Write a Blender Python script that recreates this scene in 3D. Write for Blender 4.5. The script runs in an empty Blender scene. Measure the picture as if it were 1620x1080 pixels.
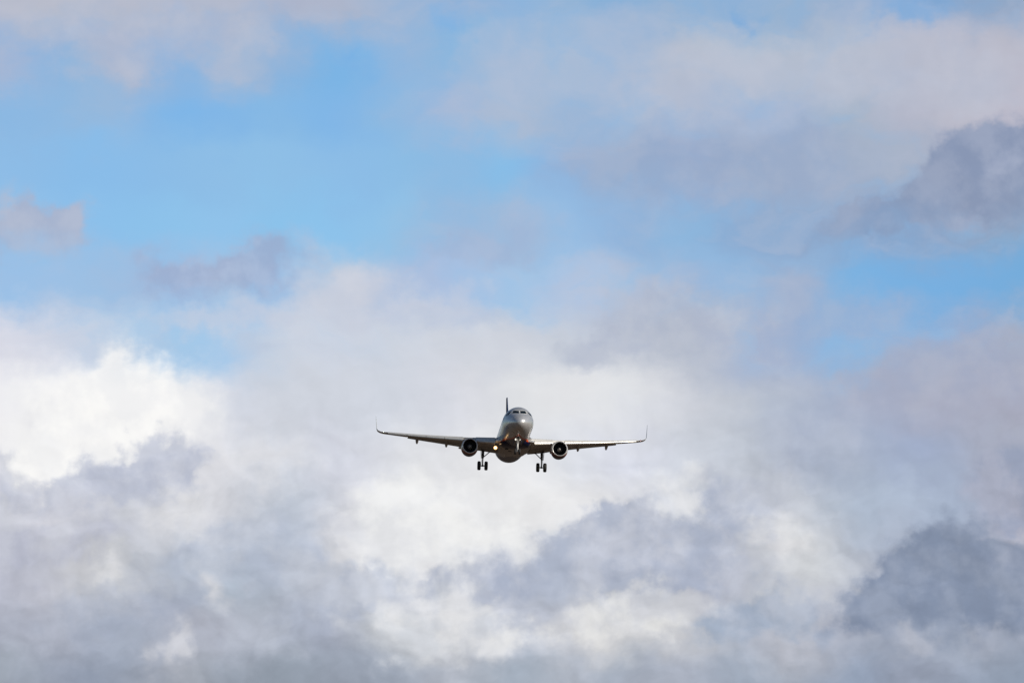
import bpy, math, random
from mathutils import Matrix, Vector

scene = bpy.context.scene
COL = scene.collection
R = math.radians
random.seed(4)

# ------------------------------------------------------------------ camera
CAM_ELEV = R(6.2)
cam_data = bpy.data.cameras.new('camera')
cam_data.lens = 200.0
cam_data.sensor_width = 36.0
cam_data.clip_start = 0.5
cam_data.clip_end = 90000.0
cam = bpy.data.objects.new('camera', cam_data)
COL.objects.link(cam)
cam.location = (0, 0, 1.7)
cam.rotation_euler = (R(90) + CAM_ELEV, 0, 0)
scene.camera = cam

# ------------------------------------------------------------------ exposure
scene.view_settings.view_transform = 'Standard'
scene.view_settings.look = 'None'
scene.view_settings.gamma = 1.0
scene.view_settings.exposure = 0.0

# ------------------------------------------------------------------ sun
SUN_AZ, SUN_EL = R(62), R(27)        # behind the photographer's right shoulder
SUN_DIR = Vector((math.sin(SUN_AZ) * math.cos(SUN_EL), -math.cos(SUN_AZ) * math.cos(SUN_EL), math.sin(SUN_EL)))
sun_data = bpy.data.lights.new('sun', 'SUN')
sun_data.energy = 4.2
sun_data.angle = R(0.5)
sun_data.color = (1.0, 0.93, 0.82)
sun = bpy.data.objects.new('sun', sun_data)
COL.objects.link(sun)
sun.location = SUN_DIR * 300
sun.rotation_euler = SUN_DIR.to_track_quat('Z', 'Y').to_euler()

# ------------------------------------------------------------------ node helper
class G:
    def __init__(s, nt): s.nt = nt
    def new(s, t, **kw):
        n = s.nt.nodes.new(t)
        for k, v in kw.items(): setattr(n, k, v)
        return n
    def put(s, sock, v):
        if isinstance(v, bpy.types.NodeSocket): s.nt.links.new(v, sock)
        elif v is not None: sock.default_value = v
    def m(s, op, a, b=None, c=None, clamp=False):
        n = s.new('ShaderNodeMath', operation=op, use_clamp=clamp)
        for i, v in enumerate((a, b, c)):
            if v is not None: s.put(n.inputs[i], v)
        return n.outputs[0]
    def vm(s, op, a, b=None, scale=None):
        n = s.new('ShaderNodeVectorMath', operation=op)
        s.put(n.inputs[0], a)
        if b is not None: s.put(n.inputs[1], b)
        if scale is not None: s.put(n.inputs['Scale'], scale)
        return n.outputs[0]
    def sep(s, v):
        n = s.new('ShaderNodeSeparateXYZ'); s.put(n.inputs[0], v); return n.outputs
    def comb(s, x=0.0, y=0.0, z=0.0):
        n = s.new('ShaderNodeCombineXYZ')
        for i, v in enumerate((x, y, z)): s.put(n.inputs[i], v)
        return n.outputs[0]
    def noise(s, vec, scale, detail=5.0, rough=0.55, lac=2.0, color=False, dim='3D'):
        n = s.new('ShaderNodeTexNoise', noise_dimensions=dim)
        s.put(n.inputs['Vector'], vec)
        n.inputs['Scale'].default_value = scale
        n.inputs['Detail'].default_value = detail
        n.inputs['Roughness'].default_value = rough
        n.inputs['Lacunarity'].default_value = lac
        return n.outputs['Color' if color else 'Fac']
    def step(s, v, lo, hi, smooth=True, a=0.0, b=1.0):
        n = s.new('ShaderNodeMapRange', interpolation_type='SMOOTHSTEP' if smooth else 'LINEAR')
        s.put(n.inputs[0], v)
        n.inputs[1].default_value = lo; n.inputs[2].default_value = hi
        n.inputs[3].default_value = a; n.inputs[4].default_value = b
        return n.outputs[0]
    def mix(s, f, a, b):
        n = s.new('ShaderNodeMix', data_type='RGBA')
        s.put(n.inputs[0], f); s.put(n.inputs[6], a); s.put(n.inputs[7], b)
        return n.outputs[2]
    def ramp(s, f, stops, interp='LINEAR'):
        n = s.new('ShaderNodeValToRGB')
        cr = n.color_ramp; cr.interpolation = interp
        while len(cr.elements) < len(stops): cr.elements.new(0.5)
        for e, (p, c) in zip(cr.elements, stops): e.position = p
        for e, (p, c) in zip(cr.elements, stops): e.position = p; e.color = c
        s.put(n.inputs[0], f)
        return n.outputs[0]

def lin(c):
    out = []
    for v in c:
        v = v / 255.0
        out.append(v / 12.92 if v <= 0.04045 else ((v + 0.055) / 1.055) ** 2.4)
    return tuple(out) + (1.0,)

# ------------------------------------------------------------------ sky
# The clouds are a procedural sky at infinity, laid out by azimuth and
# elevation.  Cloud units: one unit = 100/157.08 of a degree, u to the right
# of north (+Y), v downwards from an elevation of 9.62 degrees.
DEG_PER_UNIT = 100.0 / 157.08
world = bpy.data.worlds.new('World')
scene.world = world
world.use_nodes = True
wt = world.node_tree
wt.nodes.clear()
g = G(wt)
d = g.sep(g.new('ShaderNodeTexCoord').outputs['Generated'])
az = g.m('MULTIPLY', g.m('ARCTAN2', d[0], d[1]), 180 / math.pi)
el = g.m('MULTIPLY', g.m('ARCSINE', d[2]), 180 / math.pi)
U = g.m('MULTIPLY_ADD', az, 1 / DEG_PER_UNIT, 8.10)
V = g.m('MULTIPLY_ADD', el, -1 / DEG_PER_UNIT, 5.40 + 6.2 / DEG_PER_UNIT)
P0 = g.comb(U, V, 0.0)

# clear air plus drifting generic cloud everywhere
sky = g.new('ShaderNodeTexSky', sky_type='NISHITA', sun_disc=False, sun_elevation=SUN_EL,
            sun_rotation=math.atan2(SUN_DIR.x, SUN_DIR.y), altitude=0.0, air_density=1.0, dust_density=0.6, ozone_density=2.0)
dv = g.new('ShaderNodeTexCoord').outputs['Generated']
dome_n = g.noise(g.vm('MULTIPLY', dv, (1.0, 1.0, 2.6)), 3.2, 4, 0.58)
dome_shade = g.noise(g.vm('MULTIPLY', dv, (1.0, 1.0, 2.2)), 7.0, 3, 0.55)
dome_cov = g.step(dome_n, 0.55, 0.74)
dome_cov = g.m('MULTIPLY', dome_cov, 0.8)
dome = g.mix(dome_cov, g.vm('SCALE', sky.outputs[0], scale=0.6), g.mix(dome_shade, (2.0, 2.3, 2.9, 1), (5.0, 5.1, 5.3, 1)))

# turbulence that feathers every edge
w1 = g.vm('SUBTRACT', g.noise(g.vm('MULTIPLY', P0, (0.55, 0.85, 1)), 1.0, 5, 0.54, color=True, dim='2D'), (0.5, 0.5, 0.5))
w2 = g.vm('SUBTRACT', g.noise(g.vm('ADD', P0, (31.7, 12.3, 5.0)), 2.4, 4, 0.58, color=True, dim='2D'), (0.5, 0.5, 0.5))
PW = g.vm('ADD', P0, g.vm('ADD', g.vm('SCALE', w1, scale=1.2), g.vm('SCALE', w2, scale=0.35)))
PW = g.vm('MULTIPLY', PW, (1, 1, 0))
pw = g.sep(PW)
ufac = g.m('DIVIDE', pw[0], 16.2, clamp=True)

GRID = [
 [(185,188,205),(187,190,206),(186,189,206),(180,186,206),(180,186,206),(175,182,205),(172,182,206),(160,182,212),(148,178,214),(145,180,218),(148,180,214),(135,175,215),(150,178,210),(140,176,214),(152,178,208),(150,175,208),(122,167,214),(140,166,200),(146,168,198)],
 [(165,182,212),(145,180,218),(168,184,212),(140,180,222),(160,184,214),(145,180,218),(124,180,228),(150,182,218),(136,182,222),(160,186,216),(168,188,214),(165,186,214),(184,192,210),(180,192,212),(182,192,210),(184,192,210),(186,190,208),(190,190,206),(188,188,204)],
 [(140,184,226),(146,184,222),(150,184,220),(130,182,230),(130,182,230),(134,184,228),(130,182,230),(142,184,224),(158,184,218),(172,188,214),(156,182,214),(165,186,214),(176,188,212),(166,184,212),(164,182,210),(168,182,204),(178,182,202),(188,188,204),(192,188,204)],
 [(142,188,230),(138,188,232),(138,188,232),(140,188,230),(142,190,230),(142,190,230),(140,188,230),(140,188,228),(140,186,226),(136,188,230),(144,180,220),(146,176,212),(152,172,206),(156,174,202),(162,176,202),(165,178,202),(170,180,202),(172,178,200),(172,176,196)],
 [(146,192,232),(142,192,234),(140,192,234),(142,194,234),(144,194,234),(140,194,234),(142,194,234),(148,192,228),(155,186,220),(158,186,218),(150,188,226),(146,180,218),(142,182,220),(140,174,212),(142,172,208),(140,168,204),(138,166,202),(142,166,198),(140,168,200)],
 [(155,192,230),(158,192,228),(160,190,224),(160,190,226),(168,194,224),(158,192,228),(200,206,222),(172,192,222),(170,192,224),(165,196,228),(176,196,224),(182,194,218),(160,184,216),(150,184,220),(158,178,208),(130,178,222),(122,176,224),(120,174,222),(118,172,218)],
 [(216,218,230),(205,212,230),(190,208,232),(165,200,232),(172,202,232),(200,210,228),(205,212,228),(206,212,226),(208,212,224),(206,210,222),(200,206,220),(190,196,212),(178,186,204),(172,184,210),(160,178,208),(142,182,222),(150,178,214),(160,174,204),(168,176,198)],
 [(238,238,242),(244,244,246),(246,246,247),(236,237,240),(214,218,228),(208,212,224),(208,212,224),(210,214,226),(216,218,226),(222,224,228),(226,227,230),(224,226,230),(210,212,222),(190,196,210),(172,182,204),(170,178,202),(172,176,198),(172,174,194),(170,172,192)],
 [(240,239,240),(250,249,247),(238,237,238),(224,224,229),(220,221,227),(210,213,224),(212,215,226),(220,222,228),(224,225,229),(226,227,230),(222,225,232),(215,218,230),(208,212,224),(192,198,212),(174,182,202),(168,178,200),(162,174,202),(165,174,198),(170,174,192)],
 [(204,206,218),(214,214,222),(204,206,217),(215,216,222),(208,210,220),(192,199,214),(212,214,222),(230,231,233),(234,234,235),(232,232,233),(230,230,232),(222,223,228),(202,205,217),(194,198,210),(205,208,218),(180,190,208),(176,188,210),(168,178,200),(184,182,196)],
 [(186,188,204),(194,195,206),(200,201,208),(184,190,204),(180,190,206),(185,192,208),(214,215,220),(225,226,230),(228,228,231),(218,220,226),(202,207,217),(194,198,211),(188,191,207),(192,195,208),(206,208,214),(188,193,207),(172,178,196),(174,178,194),(180,182,196)],
 [(172,176,192),(174,178,194),(168,176,194),(172,176,192),(176,180,194),(174,180,194),(172,178,196),(205,208,216),(214,215,220),(194,198,212),(212,212,216),(218,218,220),(206,206,212),(190,194,207),(190,192,204),(178,183,200),(166,174,192),(164,172,190),(162,170,190)],
 [(160,168,182),(152,160,178),(148,157,176),(166,171,184),(155,163,178),(150,159,174),(152,160,176),(158,166,182),(178,183,196),(168,178,194),(176,182,196),(168,176,192),(172,178,194),(160,170,188),(165,172,188),(148,160,182),(152,160,180),(150,160,180),(144,156,176)],
]
def toned(c):
    r, g_, b_ = c
    return (r * 0.992, g_ * 0.996, b_ * 0.988) if b_ - r < 45 and r < 212 else c
cloud = None
for i, row in enumerate(GRID):
    rr = g.ramp(ufac, [(j / 18.0, lin(toned(c))) for j, c in enumerate(row)], 'CARDINAL')
    if cloud is None: cloud = rr
    else: cloud = g.mix(g.step(pw[1], 0.9 * (i - 1), 0.9 * i), cloud, rr)

# thin veils break up into wisps and blue gaps
def blueness(c):
    n = g.new('ShaderNodeSeparateColor'); g.put(n.inputs[0], c)
    return g.m('SUBTRACT', n.outputs[2], n.outputs[0])
b0 = blueness(cloud)
thin = g.m('MULTIPLY', g.m('MULTIPLY', g.step(b0, 0.08, 0.26), g.step(b0, 0.32, 0.56, a=1.0, b=0.0)), g.step(V, 5.2, 6.4, a=1.0, b=0.0))
wisp = g.m('SUBTRACT', g.noise(g.vm('MULTIPLY', g.vm('ADD', P0, g.vm('SCALE', w1, scale=1.6)), (0.7, 1.25, 1)), 1.5, 6, 0.5, dim='2D'), 0.5)
cloud = g.mix(g.m('MULTIPLY', g.m('MULTIPLY', wisp, -1.2, clamp=True), thin), cloud, g.mix(g.step(V, 0, 5.5), lin((124, 178, 226)), lin((146, 194, 234))))
cloud = g.mix(g.m('MULTIPLY', g.m('MULTIPLY', wisp, 1.3, clamp=True), thin), cloud, lin((184, 191, 210)))

# cloud fragments standing in front of the bank: ragged outlines that thin out downwards
detail = g.noise(g.vm('MULTIPLY', P0, (0.9, 1.2, 1)), 2.2, 6, 0.58, dim='2D')
fine = g.noise(g.vm('ADD', P0, (7.1, 3.3, 9.0)), 1.3, 6, 0.55, dim='2D')
w3 = g.vm('SUBTRACT', g.noise(g.vm('ADD', P0, (3.7, 42.3, 15.0)), 1.15, 3, 0.55, color=True, dim='2D'), (0.5, 0.5, 0.5))
PF = g.vm('ADD', g.vm('SCALE', w1, scale=0.55), g.vm('SCALE', w2, scale=0.45))
PF = g.vm('MULTIPLY', g.vm('ADD', P0, g.vm('ADD', PF, g.vm('SCALE', w3, scale=0.75))), (1, 1, 0))
ragged = g.m('ADD', g.m('MULTIPLY', g.m('SUBTRACT', detail, 0.5), 0.45), g.m('MULTIPLY', g.m('SUBTRACT', fine, 0.5), 0.60))
def vmad(a, b, c):
    n = g.new('ShaderNodeVectorMath', operation='MULTIPLY_ADD')
    for k, v in enumerate((a, b, c)): g.put(n.inputs[k], v)
    return n.outputs[0]
TURNED = {}
for lean in (-22, -14, -8, 0, 14):
    mp = g.new('ShaderNodeMapping', vector_type='TEXTURE')
    g.put(mp.inputs[0], PF); mp.inputs[2].default_value = (0, 0, R(lean))
    TURNED[lean] = mp.outputs[0]
after = None      # each fragment hangs on the one before, so that the shader compiles them one at a time
def fragment(blobs, dark, light, alpha, soft=0.35, rag=0.9, fade=None):
    """ blobs: (x, y, rx, ry, degrees) in hundredths of cloud units; fade: (v0, v1) thins the cloud downwards """
    global cloud, after
    # one lean per fragment, shared turned coordinates
    w_sum = sum(b_[2] * b_[3] for b_ in blobs)
    lean = min(TURNED, key=lambda t: abs(t - sum(b_[4] * b_[2] * b_[3] for b_ in blobs) / w_sum))
    here = TURNED[lean] if after is None else vmad(after, (1e-7, 1e-7, 0), TURNED[lean])
    ca, sa = math.cos(R(lean)), math.sin(R(lean))
    f = None
    for (x, y, rx, ry, a) in blobs:
        tx, ty = (x * ca + y * sa) / 100, (-x * sa + y * ca) / 100
        gr = g.new('ShaderNodeTexGradient', gradient_type='QUADRATIC_SPHERE')
        g.put(gr.inputs[0], vmad(here, (62 / rx, 62 / ry, 0), (-tx * 62 / rx, -ty * 62 / ry, 0)))
        f = gr.outputs[1] if f is None else g.m('ADD', f, gr.outputs[1])
    f = g.m('ADD', f, g.m('MULTIPLY', g.m('MULTIPLY', g.step(f, 0.0, 0.16), rag), ragged))
    al = g.m('MULTIPLY', g.step(f, 0.15 - min(0.13, soft * 0.3), 0.15 + soft), alpha)
    if fade: al = g.m('MULTIPLY', al, g.step(g.m('MULTIPLY_ADD', al, 1e-7, pw[1]), fade[0] / 100, fade[1] / 100, a=1.0, b=fade[2] if len(fade) > 2 else 0.1))
    after = al
    col = g.mix(g.step(g.m('MULTIPLY_ADD', al, 1e-7, fine), 0.36, 0.66), lin(dark), lin(light))
    cloud = g.mix(al, cloud, col)

# blue gaps
fragment([(1375,560,75,34,-22),(1340,590,50,24,-15)], (142,181,221), (150,184,218), 0.6, 0.8, 1.0)
fragment([(330,552,60,26,0),(270,540,60,24,0)], (160,199,234), (170,203,231), 0.2, 0.7, 1.0)
fragment([(705,45,40,46,20),(560,85,40,30,0)], (122,176,227), (128,178,226), 0.7, 0.8, 1.2)
fragment([(1180,25,30,24,0),(1460,25,75,26,-10)], (122,170,218), (128,172,218), 0.7, 0.8, 1.2)
fragment([(890,400,70,34,-25),(1010,425,90,26,0)], (144,188,228), (150,190,226), 0.4, 0.8, 1.2)
# veil masses in the blue
fragment([(120,60,160,56,6),(330,60,150,60,-4),(190,110,70,36,20)], (176,184,206), (188,192,208), 0.6, 0.8, 1.3)
fragment([(820,120,110,70,-10),(760,90,80,40,0)], (166,186,214), (176,190,214), 0.55, 0.8, 1.3)
fragment([(1180,115,170,66,-4),(1380,125,190,66,0),(1560,140,120,80,0),(1040,150,90,60,0)], (181,189,208), (188,193,209), 0.6, 0.8, 0.9, (140, 300, 0.35))
fragment([(790,385,110,46,-12),(730,400,70,30,0)], (160,180,212), (170,186,214), 0.6, 0.7, 1.3)
fragment([(545,455,120,30,-12),(640,490,140,34,-6),(430,505,120,30,-6),(310,500,110,30,-4)], (200,206,222), (206,210,222), 0.6, 0.7, 1.2)
fragment([(980,265,130,64,-4),(1130,275,170,60,0),(1270,285,150,60,0),(1250,225,140,50,0)], (152,170,200), (164,177,202), 0.7, 0.8, 0.8, (270, 370, 0.2))
fragment([(1290,500,120,56,-8),(1380,505,110,44,-6),(1250,450,70,34,0)], (156,175,207), (168,181,206), 0.6, 0.8, 0.9)
# white tower on the left
fragment([(175,590,52,64,0),(215,605,80,46,20),(290,645,70,40,20),(100,640,110,60,-15),(180,690,170,90,0),(70,735,110,70,0)], (241,241,242), (252,251,249), 0.86, 0.75, 0.45)
fragment([(60,655,70,24,-10),(260,700,80,26,-15)], (228,228,232), (236,236,238), 0.5, 0.8, 1.2)
# lavender scud against the blue
fragment([(30,372,105,58,5),(80,365,55,42,0)], (172,177,199), (184,186,203), 0.8, 0.55, 1.0, (370, 450, 0.1))
fragment([(240,425,52,46,0),(275,460,60,36,-10),(345,440,95,42,-20),(430,398,70,40,-10),(380,440,100,40,0)], (157,170,201), (174,186,213), 0.75, 0.75, 1.1, (420, 510, 0.15))
# dark scud upper right
fragment([(1600,245,75,56,-10),(1525,282,85,60,-30),(1595,310,100,56,0),(1450,326,85,44,-25),(1370,358,80,34,-15),(1660,260,70,80,0)], (133,148,178), (150,162,188), 0.9, 0.32, 0.9, (280, 400, 0.35))
fragment([(1612,268,40,28,20),(1540,350,70,24,-10)], (163,173,198), (172,181,203), 0.55, 0.7, 1.0)
# grey clouds in the bright deck
fragment([(945,552,66,28,-12)], (174,183,203), (184,191,207), 0.75, 0.6, 1.1)
fragment([(1040,480,110,46,-10),(1110,530,130,60,0),(1010,520,80,40,-20)], (176,184,203), (188,194,208), 0.7, 0.6, 1.1, (560, 680, 0.3))
fragment([(1230,600,110,60,-10),(1300,680,130,60,0)], (172,182,204), (184,192,209), 0.5, 0.7, 1.1)
fragment([(1480,570,150,50,-14),(1580,600,110,60,0),(1420,640,110,50,-15)], (164,172,195), (174,179,197), 0.65, 0.6, 1.1, (640, 800, 0.3))
# lower left: grey cumulus against the white tower
fragment([(225,735,95,46,-10),(165,772,100,40,-25),(105,800,70,32,-20),(270,750,60,40,0)], (177,184,204), (194,199,214), 0.85, 0.36, 1.2, (765, 850, 0.15))
fragment([(0,738,36,44,0),(35,785,48,26,0)], (188,193,210), (202,205,216), 0.75, 0.45, 1.1, (780, 840, 0.2))
fragment([(120,860,120,40,-14),(40,880,90,40,0)], (180,184,202), (194,197,209), 0.6, 0.5, 1.2, (870, 960, 0.3))
fragment([(400,850,130,46,-14),(330,885,110,46,-10),(470,900,90,40,-10)], (176,185,203), (190,196,209), 0.7, 0.5, 1.2, (880, 990, 0.35))
fragment([(250,960,150,46,-8),(130,985,130,50,-6)], (164,173,192), (178,184,199), 0.6, 0.55, 1.2)
fragment([(440,1000,140,50,-10),(520,960,80,40,-10)], (168,176,194), (180,186,200), 0.6, 0.55, 1.2)
fragment([(585,912,72,34,-14),(550,955,60,34,0)], (176,185,203), (192,198,211), 0.75, 0.45, 1.2, (930, 1000, 0.2))
fragment([(620,800,60,22,-16),(690,780,50,18,-10),(560,830,60,22,-10)], (204,208,219), (214,217,224), 0.6, 0.6, 1.3)
# centre: long grey cumulus
fragment([(745,890,58,44,0),(700,930,110,40,-15),(790,915,70,40,0)], (174,182,201), (191,196,209), 0.85, 0.36, 1.2, (920, 1000, 0.15))
fragment([(850,905,100,50,-20),(930,860,90,50,-24),(1010,830,110,52,-14),(1110,820,120,54,-4),(960,910,150,70,-14),(1080,890,150,70,0),(860,960,90,40,-20)], (169,178,198), (189,194,208), 0.88, 0.32, 1.2, (900, 1010, 0.2))
fragment([(1060,850,60,40,0)], (194,198,210), (202,205,214), 0.5, 0.7, 1.2)
fragment([(1205,962,80,42,-12),(1150,992,90,40,-20),(1255,985,55,30,0)], (152,168,191), (174,183,200), 0.75, 0.5, 1.4, (985, 1050, 0.1))
fragment([(1308,1000,24,32,0)], (158,173,197), (176,185,203), 0.6, 0.5, 1.2)
fragment([(1180,800,60,34,-10),(1230,790,50,30,0)], (184,190,206), (196,201,212), 0.5, 0.6, 1.2)
# heavy grey bank lower right
fragment([(1585,785,58,70,12),(1620,770,50,76,0),(1640,740,50,50,0)], (150,160,184), (168,173,192), 0.85, 0.4, 1.0, (830, 890, 0.2))
fragment([(1505,868,62,58,0),(1450,918,100,60,-25),(1395,958,85,50,-20),(1500,970,170,60,0),(1610,950,130,66,-5),(1575,890,90,60,10)], (129,142,166), (145,156,177), 0.93, 0.38, 0.9, (985, 1055, 0.1))
fragment([(1600,880,50,46,20)], (158,166,186), (166,172,189), 0.5, 0.8, 1.1)
# bright knots and lit edges
fragment([(1235,860,54,48,0)], (214,214,218), (224,224,225), 0.8, 0.7, 1.1)
fragment([(335,938,36,44,-10)], (204,206,212), (214,214,217), 0.75, 0.7, 1.1)
fragment([(268,1030,28,54,12)], (192,195,204), (206,207,213), 0.75, 0.7, 1.1)
fragment([(275,800,66,54,0),(180,895,46,24,0)], (210,212,218), (222,222,224), 0.6, 0.7, 1.2)
fragment([(660,995,120,70,0),(700,960,80,50,0),(780,1000,60,40,0)], (206,210,217), (230,230,231), 0.65, 0.6, 1.3)
fragment([(960,978,180,40,-12),(1040,955,60,40,0)], (206,208,214), (228,228,227), 0.75, 0.5, 1.3, (1000, 1060, 0.2))
fragment([(1440,1010,50,26,-10),(1560,1010,60,30,0),(1240,1020,120,26,-6)], (176,182,197), (188,191,202), 0.6, 0.7, 1.2)
fragment([(760,850,140,64,-10),(650,800,130,60,0),(590,850,80,50,0)], (230,231,234), (244,244,243), 0.7, 0.55, 1.2)
fragment([(1045,765,66,46,0),(1090,790,50,30,0)], (224,226,231), (236,236,236), 0.65, 0.7, 1.2)
fragment([(380,760,70,50,0),(440,720,80,40,0)], (214,217,226), (226,226,230), 0.5, 0.7, 1.2)

# billows: soft relief lit from the sun's side where there is cloud, none in clear air
PB = g.vm('MULTIPLY', g.vm('ADD', P0, g.vm('SCALE', w1, scale=0.8)), (1.0, 1.25, 1))
r0 = g.noise(PB, 0.95, 4, 0.50, dim='2D'); r1 = g.noise(g.vm('ADD', PB, (0.10, -0.14, 0.0)), 0.95, 4, 0.50, dim='2D')
relief = g.m('SUBTRACT', r0, r1)
cloudy = g.step(blueness(cloud), 0.10, 0.36, a=1.0, b=0.02)
low = g.step(V, 5.5, 8.5, a=0.22, b=1.0)
billow = g.m('ADD', g.m('MULTIPLY', relief, 0.62), g.m('ADD', g.m('MULTIPLY', g.m('SUBTRACT', fine, 0.5), 0.11), g.m('MULTIPLY', g.m('SUBTRACT', detail, 0.5), 0.05)))
cr_ = g.new('ShaderNodeSeparateColor'); g.put(cr_.inputs[0], cloud)
low = g.m('MULTIPLY', low, g.step(cr_.outputs[0], 0.62, 0.92, a=1.0, b=0.35))
gain = g.m('MULTIPLY_ADD', g.m('MULTIPLY', billow, low), cloudy, 1.0)
cloud = g.vm('SCALE', cloud, scale=gain)
SKY_STRENGTH = 0.1
cloud = g.vm('SCALE', cloud, scale=1.0 / SKY_STRENGTH)
# the described bank of cloud blends into the generic sky around it
reach_u = g.step(g.m('ABSOLUTE', g.m('SUBTRACT', U, 8.1)), 9.0, 22.0, a=1.0, b=0.0)
reach_v = g.step(g.m('ABSOLUTE', g.m('SUBTRACT', V, 5.4)), 6.5, 13.0, a=1.0, b=0.0)
bank = g.m('MULTIPLY', reach_u, reach_v)
final = g.mix(bank, dome, cloud)
bg = g.new('ShaderNodeBackground')
g.put(bg.inputs[0], final); bg.inputs[1].default_value = SKY_STRENGTH
wo = g.new('ShaderNodeOutputWorld')
wt.links.new(bg.outputs[0], wo.inputs[0])

# ------------------------------------------------------------------ materials
def material(name, base, metallic=0.0, rough=0.5, vary=0.12, scale=2.0, coat=0.0, bump=0.0, stretch=None):
    mt = bpy.data.materials.new(name); mt.use_nodes = True
    q = G(mt.node_tree); b = mt.node_tree.nodes['Principled BSDF']
    co = q.new('ShaderNodeTexCoord').outputs['Object']
    n = q.noise(co if stretch is None else q.vm('MULTIPLY', co, stretch), scale, 6, 0.6)
    k = q.step(n, 0.3, 0.7, smooth=False, a=1 - vary, b=1 + vary)
    if isinstance(base, tuple):
        c = q.vm('SCALE', base, scale=k)
    else:
        c = q.vm('SCALE', base(q, co), scale=k)
    q.put(b.inputs['Base Color'], c)
    b.inputs['Metallic'].default_value = metallic
    q.put(b.inputs['Roughness'], q.step(n, 0.3, 0.7, smooth=False, a=max(0.02, rough * 0.85), b=rough * 1.15))
    b.inputs['Coat Weight'].default_value = coat
    b.inputs['Coat Roughness'].default_value = 0.08
    if bump:
        bp = q.new('ShaderNodeBump'); bp.inputs['Strength'].default_value = bump
        q.put(bp.inputs['Height'], n); q.put(b.inputs['Normal'], bp.outputs[0])
    return mt

BASE = Vector((0.0, 17.7, -4.24))     # aircraft datum: on the axis, at the foot of the main gear
SILVER = (0.64, 0.64, 0.655)
NAVY = (0.008, 0.014, 0.060)
ORANGE = (0.72, 0.10, 0.018)

def fuselage_paint(q, co):
    s = q.sep(co)
    y = q.m('ADD', s[1], BASE.y); z = q.m('ADD', s[2], BASE.z)
    ang = q.m('MULTIPLY', q.m('ARCTAN2', q.m('ABSOLUTE', s[0]), q.m('MULTIPLY', z, -1.0)), 180 / math.pi)
    e = q.m('ADD', q.m('ADD', q.step(y, 2.0, 8.0, False, -8, 33), q.step(y, 8.0, 13.0, False, 0, 28)),
            q.step(y, 13.0, 34.0, False, 0, 60))
    dlt = q.m('SUBTRACT', ang, e)
    navy = q.m('LESS_THAN', dlt, 0.0)
    orange = q.m('LESS_THAN', dlt, 7.0)
    return q.mix(navy, q.mix(orange, SILVER + (1,), ORANGE + (1,)), NAVY + (1,))

def belly_paint(q, co):
    s = q.sep(co)
    y = q.m('ADD', s[1], BASE.y); z = q.m('ADD', s[2], BASE.z)
    front = q.m('LESS_THAN', q.m('MULTIPLY_ADD', z, 1.4, y), 9.3)       # slanting rear edge of the blue
    navy = q.m('MULTIPLY', front, q.m('LESS_THAN', z, -1.52))
    orange = q.m('MULTIPLY', q.m('LESS_THAN', y, 13.2), q.m('MULTIPLY', q.m('LESS_THAN', z, -1.28), q.m('GREATER_THAN', z, -1.52)))
    return q.mix(orange, q.mix(navy, (0.30, 0.27, 0.24, 1), NAVY + (1,)), ORANGE + (1,))

def cowl_paint(q, co):
    s = q.sep(co)
    y = q.m('ADD', s[1], BASE.y); z = q.m('ADD', s[2], BASE.z)
    line = q.m('MULTIPLY_ADD', q.m('SUBTRACT', y, 11.3), 0.50, -3.42)     # paint line rising aft
    dz = q.m('SUBTRACT', z, line)
    navy = q.m('LESS_THAN', dz, 0.0); orange = q.m('LESS_THAN', dz, 0.55)
    return q.mix(navy, q.mix(orange, SILVER + (1,), (0.26, 0.045, 0.022, 1)), NAVY + (1,))

M = {}
M['skin'] = material('silver_fuselage_paint', fuselage_paint, 0.58, 0.29, 0.06, 1.3, coat=0.15)
M['cowl'] = material('engine_cowl_paint', cowl_paint, 0.3, 0.35, 0.06, 2.0, coat=0.1)
M['silver'] = material('silver_paint', SILVER, 0.6, 0.32, 0.08, 1.5, coat=0.2)
M['fairing'] = material('belly_fairing_paint', belly_paint, 0.45, 0.24, 0.30, 1.4, stretch=(2.2, 0.35, 1.0))
M['wing'] = material('grey_wing_paint', (0.46, 0.45, 0.43), 0.0, 0.42, 0.10, 0.9)
M['slat'] = material('bare_metal_leading_edge', (0.78, 0.76, 0.72), 0.35, 0.35, 0.06, 1.6)
M['flap'] = material('flap_paint', (0.36, 0.35, 0.34), 0.0, 0.45, 0.12, 1.2)
M['lip'] = material('polished_intake_lip', (0.80, 0.79, 0.78), 0.4, 0.32, 0.04, 2.0)
M['liner'] = material('intake_liner', (0.006, 0.006, 0.008), 0.0, 0.8, 0.1, 5.0)
M['fan'] = material('fan_blade_titanium', (0.007, 0.007, 0.009), 0.0, 0.7, 0.1, 6.0)
M['spinner'] = material('spinner_grey', (0.34, 0.31, 0.28), 0.1, 0.5, 0.1, 6.0)
M['hot'] = material('exhaust_metal', (0.20, 0.17, 0.15), 1.0, 0.45, 0.2, 4.0)
M['gear'] = material('gear_steel_paint', (0.78, 0.77, 0.75), 0.1, 0.32, 0.15, 4.0)
M['dark_gear'] = material('dark_gear_metal', (0.07, 0.07, 0.075), 0.5, 0.45, 0.2, 4.0)  # dark base shared by the main gear and the air data probes
M['tyre'] = material('tyre_rubber', (0.018, 0.018, 0.019), 0.0, 0.75, 0.2, 8.0)
M['rim'] = material('wheel_rim', (0.30, 0.30, 0.31), 0.6, 0.4, 0.15, 6.0)
M['glass'] = material('cockpit_glass', (0.004, 0.008, 0.012), 0.0, 0.06, 0.05, 2.0)
M['frame'] = material('window_frame_white', (0.74, 0.74, 0.73), 0.0, 0.4, 0.04, 3.0)
M['fin'] = material('fin_navy_paint', (0.012, 0.030, 0.090), 0.0, 0.55, 0.1, 1.0)
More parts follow.
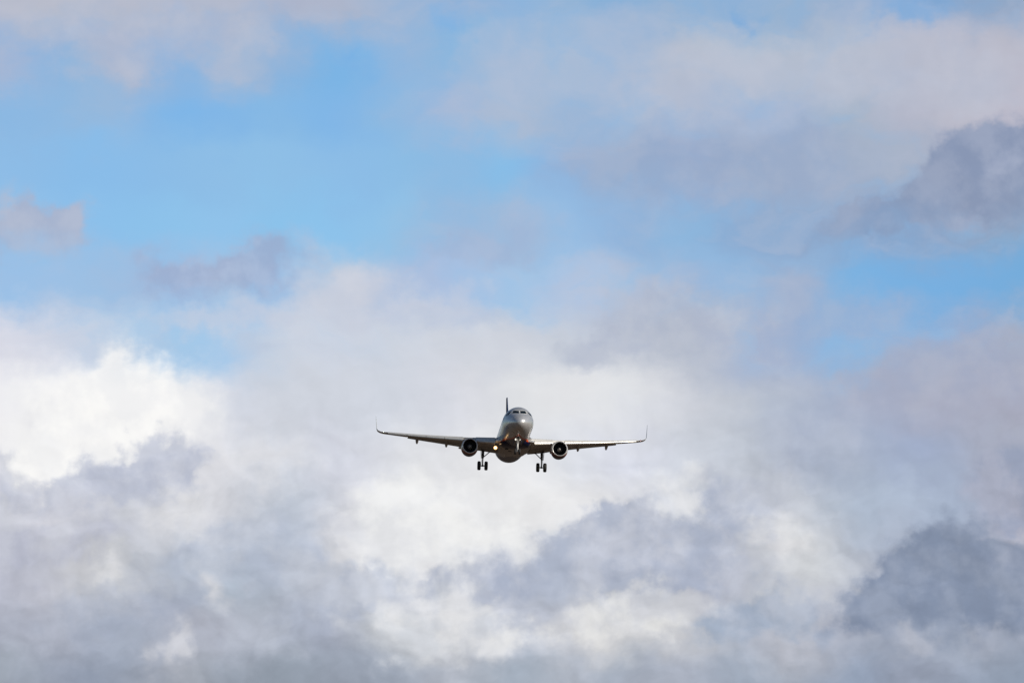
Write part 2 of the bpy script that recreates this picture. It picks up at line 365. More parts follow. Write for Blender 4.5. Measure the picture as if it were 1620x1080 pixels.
M['bay'] = material('wheel_bay_dark', (0.05, 0.045, 0.04), 0.0, 0.6, 0.2, 3.0)
M['red'] = material('red_flag_paint', (0.55, 0.03, 0.03), 0.0, 0.4, 0.05, 4.0)
M['white'] = material('white_flag_paint', (0.80, 0.80, 0.80), 0.0, 0.4, 0.05, 4.0)
M['blue'] = material('blue_flag_paint', (0.02, 0.06, 0.35), 0.0, 0.4, 0.05, 4.0)
M['green_glass'] = material('green_lamp_glass', (0.02, 0.30, 0.20), 0.0, 0.2, 0.05, 4.0, coat=1.0)
M['red_glass'] = material('red_lamp_glass', (0.45, 0.03, 0.02), 0.0, 0.2, 0.05, 4.0, coat=1.0)
for k, sp in (('fin', 0.03), ('glass', 0.25)): M[k].node_tree.nodes['Principled BSDF'].inputs['Specular IOR Level'].default_value = sp
lamp_m = bpy.data.materials.new('lit_landing_lamp'); lamp_m.use_nodes = True
lb = lamp_m.node_tree.nodes['Principled BSDF']
lb.inputs['Base Color'].default_value = (0.9, 0.85, 0.75, 1)
LAMP_AT = Vector((-2.44, 12.5, -2.12))
lq = G(lamp_m.node_tree); lo_ = lq.new('ShaderNodeTexCoord').outputs['Object']
lr = lq.vm('SUBTRACT', lo_, tuple(LAMP_AT - Vector((0.0, 17.7, -4.24))))
ls = lq.sep(lr); rad_ = lq.m('SQRT', lq.m('ADD', lq.m('MULTIPLY', ls[0], ls[0]), lq.m('MULTIPLY', ls[2], ls[2])))
lq.put(lb.inputs['Emission Color'], lq.ramp(lq.m('DIVIDE', rad_, 0.23), [(0.0, (1.0, 0.80, 0.50, 1)), (0.45, (1.0, 0.68, 0.32, 1)), (1.0, (1.0, 0.46, 0.12, 1))]))
lq.put(lb.inputs['Emission Strength'], lq.step(rad_, 0.09, 0.23, True, 5.0, 1.6))
M['lamp'] = lamp_m
M['taxi_lamp'] = material('taxi_lamp_glint', (0.8, 0.8, 0.78), 0.0, 0.3, 0.03, 4.0)
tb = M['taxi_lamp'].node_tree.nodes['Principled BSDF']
tb.inputs['Emission Color'].default_value = (1.0, 0.93, 0.80, 1); tb.inputs['Emission Strength'].default_value = 1.2  # added glow for the bright glint on the leg; lamp not clearly lit

# ------------------------------------------------------------------ mesh helpers
class MB:
    """ collects vertices and faces in aircraft coordinates: x to the viewer's right, y aft from the nose, z up """
    def __init__(s): s.v = []; s.f = []
    def add(s, verts, faces):
        o = len(s.v); s.v += [tuple(v) for v in verts]; s.f += [tuple(i + o for i in f) for f in faces]
    def loft(s, rings, cap=True, closed=True):
        n = len(rings[0]); verts = [p for r in rings for p in r]; faces = []
        for i in range(len(rings) - 1):
            for j in range(n if closed else n - 1):
                a = i * n + j; b = i * n + (j + 1) % n
                faces.append((a, b, b + n, a + n))
        if cap:
            faces.append(tuple(range(n - 1, -1, -1))); faces.append(tuple(range((len(rings) - 1) * n, len(rings) * n)))
        s.add(verts, faces)
    def tube(s, path, radii, seg=12, cap=True):
        path = [Vector(p) for p in path]
        if not isinstance(radii, (list, tuple)): radii = [radii] * len(path)
        rings = []
        for i, p in enumerate(path):
            t = (path[min(i + 1, len(path) - 1)] - path[max(i - 1, 0)]).normalized()
            a = t.cross(Vector((0, 1, 0)) if abs(t.y) < 0.9 else Vector((1, 0, 0))).normalized(); b = t.cross(a)
            rings.append([p + (a * math.cos(k * 2 * math.pi / seg) + b * math.sin(k * 2 * math.pi / seg)) * radii[i] for k in range(seg)])
        s.loft(rings, cap)
    def lathe(s, centre, axis, profile, seg=40, cap=False):
        """ profile: (distance along axis, radius) """
        c = Vector(centre); t = Vector(axis).normalized()
        a = t.cross(Vector((0, 0, 1)) if abs(t.z) < 0.9 else Vector((1, 0, 0))).normalized(); b = t.cross(a)
        s.loft([[c + t * h + (a * math.cos(k * 2 * math.pi / seg) + b * math.sin(k * 2 * math.pi / seg)) * max(r, 1e-4) for k in range(seg)] for h, r in profile], cap)
    def box(s, c, sz, rot=None):
        c = Vector(c); hx, hy, hz = sz[0] / 2, sz[1] / 2, sz[2] / 2
        v = [Vector((x, y, z)) for x in (-hx, hx) for y in (-hy, hy) for z in (-hz, hz)]
        if rot is not None: v = [rot @ p for p in v]
        s.add([c + p for p in v], [(0, 1, 3, 2), (4, 6, 7, 5), (0, 4, 5, 1), (2, 3, 7, 6), (0, 2, 6, 4), (1, 5, 7, 3)])
    def build(s, name, mat, parent, smooth=True, bevel=0.0):
        me = bpy.data.meshes.new(name)
        me.from_pydata([(v[0] - BASE.x, v[1] - BASE.y, v[2] - BASE.z) for v in s.v], [], s.f)
        import bmesh
        bm = bmesh.new(); bm.from_mesh(me)
        bmesh.ops.remove_doubles(bm, verts=bm.verts, dist=0.0004)
        bmesh.ops.recalc_face_normals(bm, faces=bm.faces)
        if smooth:
            for f in bm.faces: f.smooth = len(f.verts) <= 4
            for e in bm.edges:
                if len(e.link_faces) == 2 and e.calc_face_angle(0) > R(38): e.smooth = False
        bm.to_mesh(me); bm.free()
        me.materials.append(mat)
        ob = bpy.data.objects.new(name, me); COL.objects.link(ob)
        if parent is not None: ob.parent = parent
        if bevel:
            bv = ob.modifiers.new('bevel', 'BEVEL'); bv.width = bevel; bv.segments = 2; bv.limit_method = 'ANGLE'
        return ob

def pchip(xs, ys):
    n = len(xs); h = [xs[i + 1] - xs[i] for i in range(n - 1)]; dl = [(ys[i + 1] - ys[i]) / h[i] for i in range(n - 1)]
    m = [dl[0]] + [0] * (n - 2) + [dl[-1]]
    for i in range(1, n - 1):
        if dl[i - 1] * dl[i] > 0:
            w1_, w2_ = 2 * h[i] + h[i - 1], h[i] + 2 * h[i - 1]
            m[i] = (w1_ + w2_) / (w1_ / dl[i - 1] + w2_ / dl[i])
    def f(x):
        if x <= xs[0]: return ys[0]
        if x >= xs[-1]: return ys[-1]
        i = 0
        while x > xs[i + 1]: i += 1
        t = (x - xs[i]) / h[i]
        return (ys[i] * (1 + 2 * t) * (1 - t) ** 2 + h[i] * m[i] * t * (1 - t) ** 2 + ys[i + 1] * t * t * (3 - 2 * t) + h[i] * m[i + 1] * t * t * (t - 1))
    return f

# ------------------------------------------------------------------ ground (below the frame, lights and mirrors in the belly)
gm = bpy.data.materials.new('dry_field'); gm.use_nodes = True
q = G(gm.node_tree); gb = gm.node_tree.nodes['Principled BSDF']
co = q.new('ShaderNodeTexCoord').outputs['Object']
n1 = q.noise(co, 0.0045, 6, 0.6); n2 = q.noise(co, 0.25, 6, 0.65); n3 = q.noise(q.vm('ADD', co, (900, 300, 0)), 0.012, 5, 0.6)
c1 = q.ramp(n1, [(0.30, (0.040, 0.026, 0.015, 1)), (0.48, (0.085, 0.051, 0.029, 1)), (0.62, (0.060, 0.040, 0.022, 1)), (0.75, (0.115, 0.072, 0.045, 1))])
c2 = q.mix(q.step(n3, 0.52, 0.62), c1, (0.020, 0.016, 0.009, 1))
q.put(gb.inputs['Base Color'], q.vm('SCALE', c2, scale=q.step(n2, 0.25, 0.75, False, 0.7, 1.3)))
gb.inputs['Roughness'].default_value = 0.95
me = bpy.data.meshes.new('ground')
gv = [(0, 0, 0)]; gf = []
radii_g = [60, 200, 500, 1000, 2500, 6000, 15000, 40000]; NS = 64
for r_ in radii_g:
    gv += [(r_ * math.cos(2 * math.pi * k / NS), r_ * math.sin(2 * math.pi * k / NS), 0) for k in range(NS)]
for k in range(NS): gf.append((0, 1 + k, 1 + (k + 1) % NS))
for i in range(len(radii_g) - 1):
    for k in range(NS):
        a = 1 + i * NS + k; b = 1 + i * NS + (k + 1) % NS
        gf.append((a, a + NS, b + NS, b))
me.from_pydata(gv, [], gf); me.materials.append(gm)
ground = bpy.data.objects.new('ground', me); COL.objects.link(ground)
ground['kind'] = 'structure'

# ------------------------------------------------------------------ the airliner
plane = bpy.data.objects.new('airliner', None); COL.objects.link(plane)
plane.empty_display_size = 4
plane['label'] = 'silver twin-engine airliner on approach with landing gear down and one lamp lit'
plane['category'] = 'airplane'
YAW, PITCH, ROLL = R(3.15), R(-9.72), R(1.95)
POSE = (Matrix.Translation((0, 0, 1.7)) @ Matrix.Rotation(CAM_ELEV, 4, 'X') @ Matrix.Translation((1.045, 716.0, -9.46))
        @ Matrix.Rotation(YAW, 4, 'Z') @ Matrix.Rotation(PITCH, 4, 'X') @ Matrix.Rotation(ROLL, 4, 'Y'))
plane.matrix_world = POSE @ Matrix.Translation(BASE)

# --- fuselage
YS = [0, .05, .15, .35, .7, 1.2, 1.8, 2.4, 3.0, 3.8, 5.0, 6.5, 24, 26, 28, 30, 32, 34, 36, 37.4]
fT = pchip(YS, [-.62, -.38, -.20, .03, .30, .56, .80, 1.18, 1.52, 1.80, 2.0, 2.07, 2.07, 2.07, 2.07, 2.05, 1.98, 1.84, 1.62, 1.42])
fB = pchip(YS, [-.62, -.86, -1.03, -1.22, -1.42, -1.60, -1.74, -1.84, -1.92, -1.99, -2.05, -2.07, -2.07, -1.95, -1.68, -1.26, -.72, -.10, .55, 1.0])
fW = pchip(YS, [0.001, .27, .47, .72, .99, 1.24, 1.46, 1.61, 1.73, 1.85, 1.94, 1.975, 1.975, 1.94, 1.82, 1.60, 1.27, .88, .45, .18])
fC = pchip(YS, [-.62, -.61, -.60, -.58, -.53, -.46, -.38, -.30, -.22, -.12, -.03, 0, 0, .02, .10, .28, .55, .82, 1.08, 1.2])
def ring(y, n=72):
    T, B, W, C = fT(y), fB(y), fW(y), fC(y); out = []
    for k in range(n):
        a = 2 * math.pi * k / n; ca = math.cos(a)
        out.append((W * math.sin(a), y, C + ((T - C) if ca > 0 else (C - B)) * ca))
    return out
def front_y(x, z):
    lo, hi = 0.0, 8.0
    for _ in range(40):
        y = (lo + hi) / 2; T, B, W, C = fT(y), fB(y), fW(y), fC(y)
        h = (T - C) if z > C else (C - B)
        if h <= 0 or W <= 0 or (x / W) ** 2 + ((z - C) / h) ** 2 > 1: lo = y
        else: hi = y
    return hi
def side_x(y, z):
    T, B, W, C = fT(y), fB(y), fW(y), fC(y); h = (T - C) if z > C else (C - B)
    return W * math.sqrt(max(0.0, 1 - ((z - C) / h) ** 2))
stations = [0, .012, .03, .06, .1, .15, .22, .3, .4, .52, .66, .82, 1.0, 1.2, 1.4, 1.6, 1.8, 2.0, 2.2, 2.4, 2.6, 2.8, 3.0, 3.3, 3.6, 4.0, 4.5, 5, 5.7, 6.5] \
    + [8 + 2 * i for i in range(8)] + [24 + 0.7 * i for i in range(19)] + [37.4]
b = MB(); b.loft([ring(y) for y in stations])
fuselage = b.build('fuselage', M['skin'], plane)

def patch(pts, mapper, lift, nu=8, nv=6, thick=0.012):
    """ curved plate following the skin: pts are four corners in the mapper's two coordinates """
    mb = MB(); grid = []
    for i in range(nu + 1):
        u = i / nu
        for j in range(nv + 1):
            v = j / nv
            p = [pts[0][k] * (1 - u) * (1 - v) + pts[1][k] * (1 - u) * v + pts[2][k] * u * v + pts[3][k] * u * (1 - v) for k in (0, 1)]
            grid.append(p)
    def nrm(p):
        e = 0.004
        a = Vector(mapper(p[0] + e, p[1])) - Vector(mapper(p[0] - e, p[1])); c = Vector(mapper(p[0], p[1] + e)) - Vector(mapper(p[0], p[1] - e))
        n = a.cross(c).normalized(); o = Vector(mapper(*p)) - Vector((0, 5.0, 0.0)); o.y *= 0.5
        return n if n.dot(o) > 0 else -n
    top = [Vector(mapper(*p)) + nrm(p) * lift for p in grid]; bot = [Vector(mapper(*p)) + nrm(p) * (lift - thick) for p in grid]
    w = nv + 1; N = len(grid); faces = []
    for i in range(nu):
        for j in range(nv):
            a = i * w + j; faces += [(a, a + 1, a + w + 1, a + w), (N + a, N + a + w, N + a + w + 1, N + a + 1)]
    edge = [j for j in range(w)] + [i * w + nv for i in range(1, nu + 1)] + [nu * w + j for j in range(nv - 1, -1, -1)] + [i * w for i in range(nu - 1, 0, -1)]
    for k in range(len(edge)):
        a, c = edge[k], edge[(k + 1) % len(edge)]; faces.append((a, c, N + c, N + a))
    mb.add(top + bot, faces); return mb
def grow(pts, e):
    cx = sum(p[0] for p in pts) / 4; cz = sum(p[1] for p in pts) / 4
    return [(p[0] + math.copysign(e, p[0] - cx), p[1] + math.copysign(e, p[1] - cz)) for p in pts]
for sg in (-1, 1):
    fm = lambda x, z: (x, front_y(x, z), z)
    w_ = [(sg * .065, .62), (sg * .065, 1.10), (sg * .76, 1.18), (sg * .91, .73)]
    patch(grow(w_, .045), fm, .004).build('window_frame', M['frame'], fuselage)
    patch(w_, fm, .010).build('windscreen', M['glass'], fuselage)
    sm = lambda y, z, sg=sg: (sg * side_x(y, z), y, z)
    for s_ in ([(2.46, .58), (2.62, 1.06), (3.10, 1.04), (3.10, .52)], [(3.20, .53), (3.20, 1.03), (3.70, .95), (3.90, .66)]):
        patch(grow(s_, .035), sm, .004).build('window_frame', M['frame'], fuselage)
        patch(s_, sm, .010).build('side_window', M['glass'], fuselage)
    for (y0, y1) in ((5.0, 5.82), (29.4, 30.15)):
        dpt = [(y0, -.55), (y0, 1.30), (y1, 1.30), (y1, -.55)]
        patch(dpt, sm, .012).build('cabin_door', M['silver'], fuselage)
    for i in range(32):
        y0 = 6.7 + i * 0.70
        patch([(y0, .28), (y0, .60), (y0 + .23, .60), (y0 + .23, .28)], sm, .006, 2, 3).build('cabin_window', M['glass'], fuselage)
    for k, mm in enumerate(('white', 'blue', 'red')):
        z1 = 0.55 - k * 0.11
        patch([(4.3, z1 - .11), (4.3, z1), (4.8, z1), (4.8, z1 - .11)], sm, .008, 3, 2).build('flag_stripe', M[mm], fuselage)
b = MB(); b.loft([[(-.015, 9.0, 2.0), (.015, 9.0, 2.0), (.015, 9.45, 2.0), (-.015, 9.45, 2.0)], [(-.008, 9.25, 2.38), (.008, 9.25, 2.38), (.008, 9.42, 2.38), (-.008, 9.42, 2.38)]])
b.build('blade_antenna', M['silver'], fuselage)
b = MB(); b.loft([[(-.012, 9.6, -2.02), (.012, 9.6, -2.02), (.012, 9.95, -2.02), (-.012, 9.95, -2.02)], [(-.006, 9.8, -2.34), (.006, 9.8, -2.34), (.006, 9.92, -2.34), (-.006, 9.92, -2.34)]])
b.build('blade_antenna', M['silver'], fuselage)
for sg in (-1, 1):
    for (y, z) in ((2.0, -.75), (2.35, -.45), (2.6, -.85)):
        x = side_x(y, z); b = MB(); b.tube([(sg * (x - .01), y, z), (sg * (x + .09), y - .03, z), (sg * (x + .10), y - .22, z)], [.018, .016, .008], 6); b.build('air_data_probe', M['dark_gear'], fuselage)

# --- belly fairing
bw = pchip([10.2, 11, 12, 14, 17, 18.6, 21, 22.6], [1.30, 1.82, 2.12, 2.26, 2.26, 2.10, 1.85, 1.35])
bb = pchip([10.2, 11, 12, 14, 17, 18.6, 21, 22.6], [-1.90, -2.10, -2.22, -2.30, -2.33, -2.10, -1.98, -1.9])
rings = []
for i in range(32):
    y = 10.2 + 12.4 * i / 31; W, B = bw(y), bb(y); rg = []
    for k in range(56):
        a = 2 * math.pi * k / 56; ca, sa = math.cos(a), math.sin(a); e = 2 / 2.9
        rg.append((W * math.copysign(abs(sa) ** e, sa), y, -1.15 + (0.75 if ca > 0 else (-1.15 - B)) * math.copysign(abs(ca) ** e, ca)))
    rings.append(rg)
b = MB(); b.loft(rings); belly = b.build('belly_fairing', M['fairing'], plane)
for (x, y) in ((-1.0, 12.6), (0.35, 12.9), (-.5, 14.0)):
    b = MB(); b.box((x, y, bb(y) - .002), (.42, .30, .05)); b.build('air_inlet', M['bay'], belly, bevel=.01)
for sg in (-1, 1):
    b = MB(); b.box((sg * .52, 17.6, bb(17.6) - .004), (.98, 2.2, .03)); b.build('bay_door', M['fairing'], belly, bevel=.008)

# --- wings
def le(x): return 11.55 + 0.51 * (x - 1.97)
chord = pchip([0, 1.97, 6.4, 13.6, 16.4], [7.15, 6.15, 3.95, 2.20, 1.58])
def wz(x): return -1.22 + 0.078 * (x - 1.97) + 0.0024 * (x - 1.97) ** 2
def twist(x): return R(4.0 - 3.6 * min(1, x / 16.4))
def thick(x): return 0.15 - 0.04 * min(1, x / 9.0)
def foil(t, x0=0.0, x1=1.0, n=18):
    """ closed loop of (chord fraction, height) between two chord fractions, upper surface first """
    def yt(s): return 5 * t * (0.2969 * math.sqrt(max(s, 0)) - 0.1260 * s - 0.3516 * s * s + 0.2843 * s ** 3 - 0.1036 * s ** 4)
    def camber(s): return 0.018 * 4 * s * (1 - s)
    xs = [x0 + (x1 - x0) * (1 - math.cos(math.pi * i / n)) / 2 for i in range(n + 1)]
    up = [(s, camber(s) + yt(s)) for s in reversed(xs)]; dn = [(s, camber(s) - yt(s)) for s in xs]
    if x0 == 0.0: dn = dn[1:]
    return up + dn
def section(sg, x, prof, c=None, y0=None, z0=None, tw=None, roll=0.0):
    c = chord(x) if c is None else c; y0 = le(x) if y0 is None else y0; z0 = wz(x) if z0 is None else z0; tw = twist(x) if tw is None else tw
    ct, st = math.cos(tw), math.sin(tw); out = []
    for s, h in prof:
        yy, hh = s * c * ct + h * c * st, -s * c * st + h * c * ct
        out.append((sg * (x - hh * math.sin(roll)), y0 + yy, z0 + hh * math.cos(roll)))
    return out
def slat_prof():
    o = [(s, h) for s, h in foil(0.15, 0.0, 0.17, 10)]
    return o
def flap_prof(): return foil(0.15, 0, 1, 10)

def make_wing(sg):
    b = MB(); xs = [0.6, 1.97, 3, 4, 5, 5.75, 6.4, 7.5, 9, 10.5, 12, 13.0, 13.55]
    b.loft([section(sg, x, foil(thick(x), 0.035, 0.76)) for x in xs])
    xo = [13.56, 14.2, 15, 15.8, 16.4]
    b.loft([section(sg, x, foil(thick(x), 0.02, 1.0)) for x in xo])
    wing = b.build('wing', M['wing'], plane)
    # five drooped slats along the leading edge
    for (xa, xb) in ((2.55, 4.95), (6.55, 8.85), (8.90, 11.2), (11.25, 13.6), (13.65, 16.05)):
        b = MB(); rg = []
        for i in range(7):
            x = xa + (xb - xa) * i / 6; c = chord(x); dr = R(24); pr = []
            for s, h in slat_prof():
                s2, h2 = s - .17, h - .04
                pr.append((s2 * math.cos(dr) - h2 * -math.sin(dr) * -1 + .105, s2 * math.sin(dr) + h2 * math.cos(dr) + .030))
            rg.append(section(sg, x, pr))
        b.loft(rg); b.build('slat', M['slat'], wing)
    # slotted flaps run out and down
    for (xa, xb, fc0) in ((1.9, 6.2, .25), (6.5, 13.5, .27)):
        b = MB(); rg = []
        for i in range(9):
            x = xa + (xb - xa) * i / 8; c = chord(x); fc = min(fc0 * c, 1.25)
            tw = twist(x); s0 = .77
            y0 = le(x) + s0 * c; z0 = wz(x) - s0 * c * math.sin(tw) - 0.020 * c + (.23 if xa < 5 else .21)
            rg.append(section(sg, x, flap_prof(), c=fc, y0=y0, z0=z0, tw=tw + R(32)))
        b.loft(rg); b.build('flap', M['flap'], wing)
    # flap track fairings
    for x in (5.0, 8.5, 12.25):
        c = chord(x); L = max(2.3, .72 * c); y0 = le(x) + .52 * c; zt = wz(x) - .5 * c * math.sin(twist(x)) - .05 * c
        b = MB(); rg = []
        for i in range(15):
            t = i / 14; r_ = (0.225 + .008 * (12.25 - x) / 4) * max(.03, math.sin(math.pi * (.03 + .96 * t)) ** .42)
            drop = .26 - .10 * t - max(0, t - .38) * .85
            rg.append([(sg * x + r_ * math.cos(k * math.pi / 8), y0 + L * t, zt + drop + r_ * 1.45 * math.sin(k * math.pi / 8)) for k in range(16)])
        b.loft(rg); b.build('flap_track_fairing', M['flap'], wing)
    # upswept wing tip
    b = MB(); rg = []
    prof = foil(.045, 0, 1, 14)
    for (x, dz, c, dy, rl) in ((16.4, 0, 1.58, 0, 6), (16.75, .04, 1.50, .18, 10), (17.05, .11, 1.42, .36, 20), (17.30, .24, 1.33, .56, 40), (17.43, .38, 1.26, .72, 64), (17.48, .56, 1.18, .88, 80), (17.51, .95, 1.04, 1.12, 84), (17.56, 1.6, .80, 1.55, 85), (17.61, 2.25, .50, 2.02, 85), (17.61, 2.33, .30, 2.16, 84)):
        z0 = wz(16.4) + dz + (x - 16.4) * .08
        rg.append(section(sg, x, prof, c=c, y0=le(16.4) + dy, z0=z0, tw=twist(16.4), roll=R(rl)))
    b.loft(rg); tip = b.build('winglet', M['frame'], wing)
    b = MB(); b.lathe((sg * 16.62, le(16.4) + .13, wz(16.4) + .035), (0, 1, 0), [(-.06, .005), (-.03, .06), (.05, .085), (.25, .07), (.4, .01)], 10)
    b.build('navigation_light', M['green_glass' if sg < 0 else 'red_glass'], wing)
    # wing root fillet
    b = MB()
    b.loft([[(sg * (x_), y_, z_) for (x_, y_, z_) in pr] for pr in (
        [(1.2, 10.4, -1.3), (1.9, 10.9, -1.25), (2.5, 11.7, -1.22), (2.55, 12.4, -.95), (1.9, 13, -.55), (1.2, 13, -.4)],
        [(1.2, 10.5, -1.5), (1.95, 11.0, -1.45), (2.55, 11.75, -1.38), (2.56, 12.5, -1.55), (1.9, 13, -1.6), (1.2, 13, -1.6)])])
    b.build('root_fairing', M['silver'], wing)
    return wing
wings = {sg: make_wing(sg) for sg in (-1, 1)}

# --- engines
EY, EZ = 11.3, -2.15
def make_engine(sg):
    c = (sg * 5.75, EY, EZ); ax = (0, 1, -0.02)
    b = MB(); b.lathe(c, ax, [(.13, .985), (.3, 1.025), (.6, 1.06), (1.0, 1.085), (1.5, 1.09), (2.1, 1.06), (2.7, .98), (3.2, .87), (3.25, .84), (3.1, .82), (2.4, .86)], 64)
    eng = b.build('engine', M['cowl'], plane)
    b = MB(); b.lathe(c, ax, [(.13, .985), (.07, .968), (.02, .94), (0, .915), (.012, .89), (.05, .868), (.13, .852)], 64); b.build('intake_lip', M['lip'], eng)
    b = MB(); b.lathe(c, ax, [(.13, .852), (.4, .84), (.8, .855), (1.2, .86), (1.25, .3)], 64); b.build('intake_duct', M['liner'], eng)
    b = MB()
    for k in range(36):
        a = 2 * math.pi * k / 36; rows = []
        for i in range(6):
            r_ = .22 + (.845 - .22) * i / 5; tw = R(25 + 38 * i / 5); ch = .17 + .05 * i / 5
            for s_ in (-.5, .5):
                da = s_ * ch * math.sin(tw) / r_; dy = .98 + s_ * ch * math.cos(tw)
                rows.append((c[0] + r_ * math.cos(a + da), c[1] + dy, c[2] + r_ * math.sin(a + da)))
        b.add(rows, [(2 * i, 2 * i + 1, 2 * i + 3, 2 * i + 2) for i in range(5)])
    fo = b.build('fan', M['fan'], eng); so = fo.modifiers.new('thickness', 'SOLIDIFY'); so.thickness = .008
    b = MB(); b.lathe(c, ax, [(.38, .0), (.41, .07), (.52, .16), (.74, .26), (.92, .315), (1.05, .33)], 32); b.build('spinner', M['spinner'], eng)
    b = MB(); b.lathe(c, ax, [(2.3, .70), (3.0, .62), (3.6, .48), (4.1, .37), (4.08, .35), (3.6, .40)], 40); b.build('exhaust_nozzle', M['hot'], eng)
    b = MB(); b.lathe(c, ax, [(3.6, .26), (4.1, .20), (4.6, .06), (4.68, .0)], 28); b.build('exhaust_plug', M['hot'], eng)
    x0 = sg * 5.75; b = MB()
    zl = wz(5.75)
    b.loft([[(x0 + s * w, y, z) for (s, z) in ((-1, za), (1, za), (1, zb), (-1, zb))] for (y, w, za, zb) in
            ((12.3, .03, EZ + 1.02, EZ + .9), (13.0, .16, EZ + 1.14, EZ + .8), (13.7, .20, zl + .02, EZ + .7), (15.0, .2, zl - .22, EZ + .55), (16.4, .1, zl - .4, zl - .75), (17.0, .03, zl - .5, zl - .62))])
    b.build('pylon', M['silver'], eng)
    b = MB(); xa = x0 - sg * .84
    b.loft([[(xa, 12.1, EZ + .66), (xa, 12.1, EZ + .69), (xa - sg * .01, 13.1, EZ + .7), (xa - sg * .01, 13.1, EZ + .66)], [(xa - sg * .24, 12.75, EZ + .92), (xa - sg * .24, 12.75, EZ + .94), (xa - sg * .26, 13.1, EZ + .95), (xa - sg * .26, 13.1, EZ + .93)]])
    b.build('strake', M['silver'], eng)
    return eng
engines = {sg: make_engine(sg) for sg in (-1, 1)}

# --- tail
b = MB(); pr = foil(.075, 0, .70, 12); pr2 = foil(.075, .705, 1, 8)
def fin_ring(z, pf):
    t = (z - 1.6) / 6.45; c = 6.3 + (2.25 - 6.3) * t; y0 = 28.3 + 6.35 * t
    return [(h * c, y0 + s * c, z) for s, h in pf]
def sym(pf): return [(s, h - .018 * 4 * s * (1 - s)) for s, h in pf]
b.loft([fin_ring(1.6 + 6.45 * i / 8, sym(pr)) for i in range(9)]); fin = b.build('tail_fin', M['fin'], plane)
b = MB(); b.loft([fin_ring(1.9 + 6.1 * i / 8, sym(pr2)) for i in range(9)]); b.build('rudder', M['fin'], fin)
for sg in (-1, 1):
    def st(x, pf):
        t = x / 6.22; c = 4.1 + (1.45 - 4.1) * t; y0 = 31.3 + 3.55 * t; z0 = .72 + .5 * t
        return [(sg * x, y0 + s * c, z0 + h * c) for s, h in pf]
    b = MB(); b.loft([st(.2 + 6.02 * i / 6, sym(foil(.10, 0, .68, 12))) for i in range(7)]); tp = b.build('tailplane', M['wing'], plane)
    b = MB(); b.loft([st(.9 + 5.1 * i / 6, sym(foil(.10, .685, 1, 8))) for i in range(7)]); b.build('elevator', M['wing'], tp)

# --- undercarriage
def wheel(parent, c, rad, wid):
    b = MB(); h = wid / 2
    b.lathe(c, (1, 0, 0), [(-h * .62, rad * .56), (-h * .95, rad * .66), (-h, rad * .80), (-h * .86, rad * .93), (-h * .55, rad * .99), (0, rad), (h * .55, rad * .99), (h * .86, rad * .93), (h, rad * .80), (h * .95, rad * .66), (h * .62, rad * .56)], 40)
    b.build('tyre', M['tyre'], parent)
    b = MB(); b.lathe(c, (1, 0, 0), [(-h * .7, .001), (-h * .7, rad * .2), (-h * .45, rad * .3), (-h * .5, rad * .5), (-h * .66, rad * .57), (h * .66, rad * .57), (h * .5, rad * .5), (h * .45, rad * .3), (h * .7, rad * .2), (h * .7, .001)], 28)
    b.build('wheel_rim', M['rim'], parent)

def make_main_gear(sg):
    x, y, za = sg * 3.795, 17.7, -3.72
    b = MB()
    b.tube([(x, 17.25, -1.25), (x, 17.45, -2.45)], [.19, .17], 16); b.tube([(x, 17.44, -2.4), (x, 17.52, -2.78)], [.17, .12], 16)
    b.tube([(x, 17.5, -2.7), (x, y, za)], [.085, .085], 14)
    b.tube([(x - .52, y, za), (x + .52, y, za)], .075, 12)
    b.tube([(x, y - .03, za + .12), (x, y, za - .12)], [.12, .13], 12)
    gr = b.build('main_gear', M['dark_gear'], plane)
    b = MB(); b.tube([(sg * 2.25, 17.1, -1.6), (sg * 3.05, 17.3, -2.05), (x - sg * .1, 17.45, -2.62)], [.075, .06, .06], 10); b.build('side_brace', M['dark_gear'], gr)
    b = MB(); b.tube([(sg * 2.9, 17.25, -1.5), (sg * 3.05, 17.3, -2.05)], [.03, .03], 8); b.build('lock_stay', M['dark_gear'], gr)
    b = MB(); b.tube([(x, 17.62, -2.75), (x, 18.02, -3.15), (x, 17.74, -3.55)], [.05, .06, .05], 8); b.build('torque_link', M['dark_gear'], gr)
    b = MB(); b.tube([(x + sg * .12, 17.32, -2.0), (x + sg * .14, 17.4, -3.0), (x + sg * .2, 17.6, -3.6)], .022, 6); b.build('brake_hose', M['dark_gear'], gr)
    b = MB(); rt = Matrix.Rotation(sg * R(4), 3, 'Y')
    b.box((x + sg * .25, 17.35, -2.12), (.035, 1.05, 1.35), rt); b.build('gear_door', M['wing'], gr, bevel=.01)
    for dx in (-.455, .455): wheel(gr, (x + dx, y, za), .585, .42)
    return gr
gears = [make_main_gear(sg) for sg in (-1, 1)]

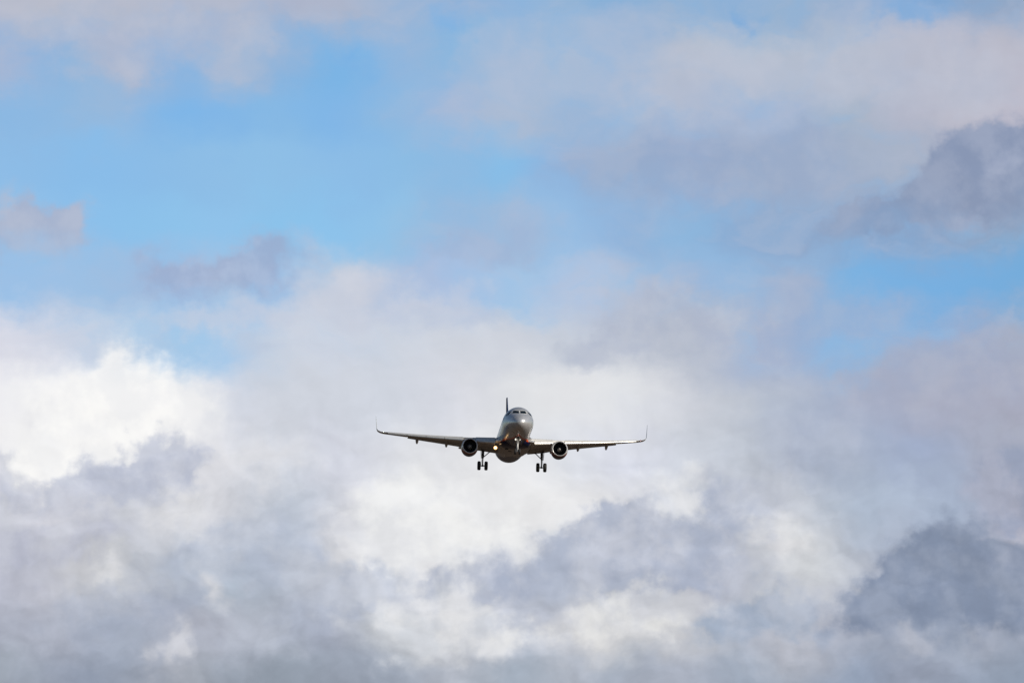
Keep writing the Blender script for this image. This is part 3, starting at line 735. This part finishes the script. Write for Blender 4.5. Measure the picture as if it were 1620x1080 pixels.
b = MB(); za = -3.66; ny = 5.07
b.tube([(0, 4.93, -1.5), (0, 4.97, -2.35)], [.12, .115], 14); b.tube([(0, 4.97, -2.3), (0, 5.0, -2.72)], [.135, .11], 14)
b.tube([(0, 5.0, -2.7), (0, ny, za)], .11, 12); b.tube([(-.34, ny, za), (.34, ny, za)], .05, 10)
b.tube([(-.17, 4.9, -2.55), (.17, 4.9, -2.55)], .07, 10)
nose_gear = b.build('nose_gear', M['gear'], plane)
b = MB()
for s in (-1, 1): b.tube([(s * .24, 3.7, -1.85), (s * .1, 4.9, -2.5)], [.05, .05], 8)
b.build('drag_brace', M['gear'], nose_gear)
b = MB(); b.tube([(0, 4.95, -2.75), (0, 4.72, -3.15), (0, 5.03, -3.5)], [.045, .055, .045], 8); b.build('torque_link', M['gear'], nose_gear)
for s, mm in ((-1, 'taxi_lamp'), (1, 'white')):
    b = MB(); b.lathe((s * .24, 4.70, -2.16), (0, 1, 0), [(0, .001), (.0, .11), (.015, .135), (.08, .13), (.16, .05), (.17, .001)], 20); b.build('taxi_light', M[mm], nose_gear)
for s in (-1, 1): wheel(nose_gear, (s * .27, ny, za), .385, .225)
for s in (-1, 1):
    b = MB(); rt = Matrix.Rotation(-s * R(12), 3, 'Y'); b.box((s * .47, 5.85, -2.33), (.03, 1.25, .68), rt); b.build('gear_door', M['fairing'], nose_gear, bevel=.01)
b = MB(); b.box((0, 4.9, fB(4.9) + .02), (.78, 1.9, .06)); b.build('wheel_bay', M['bay'], fuselage)

# --- landing lamps swung out under the wing roots (viewer's left one seen lit)
def make_lamp(sg, lit):
    c = Vector((-sg * LAMP_AT.x, LAMP_AT.y, LAMP_AT.z))
    b = MB(); b.lathe(c, (0, 1, 0), [(0, .225), (-.02, .24), (.02, .25), (.12, .20), (.22, .07), (.23, .001)], 24); b.tube([c + Vector((0, .12, .08)), c + Vector((-sg * .1, .35, .6))], [.05, .06], 8)
    h = b.build('landing_light', M['silver'], plane)
    b = MB(); b.lathe(c, (0, 1, 0), [(-.035, .001), (-.03, .08), (-.015, .17), (.004, .226)], 24); b.build('lamp_lens', M['lamp'] if lit else M['white'], h)
make_lamp(-1, True)
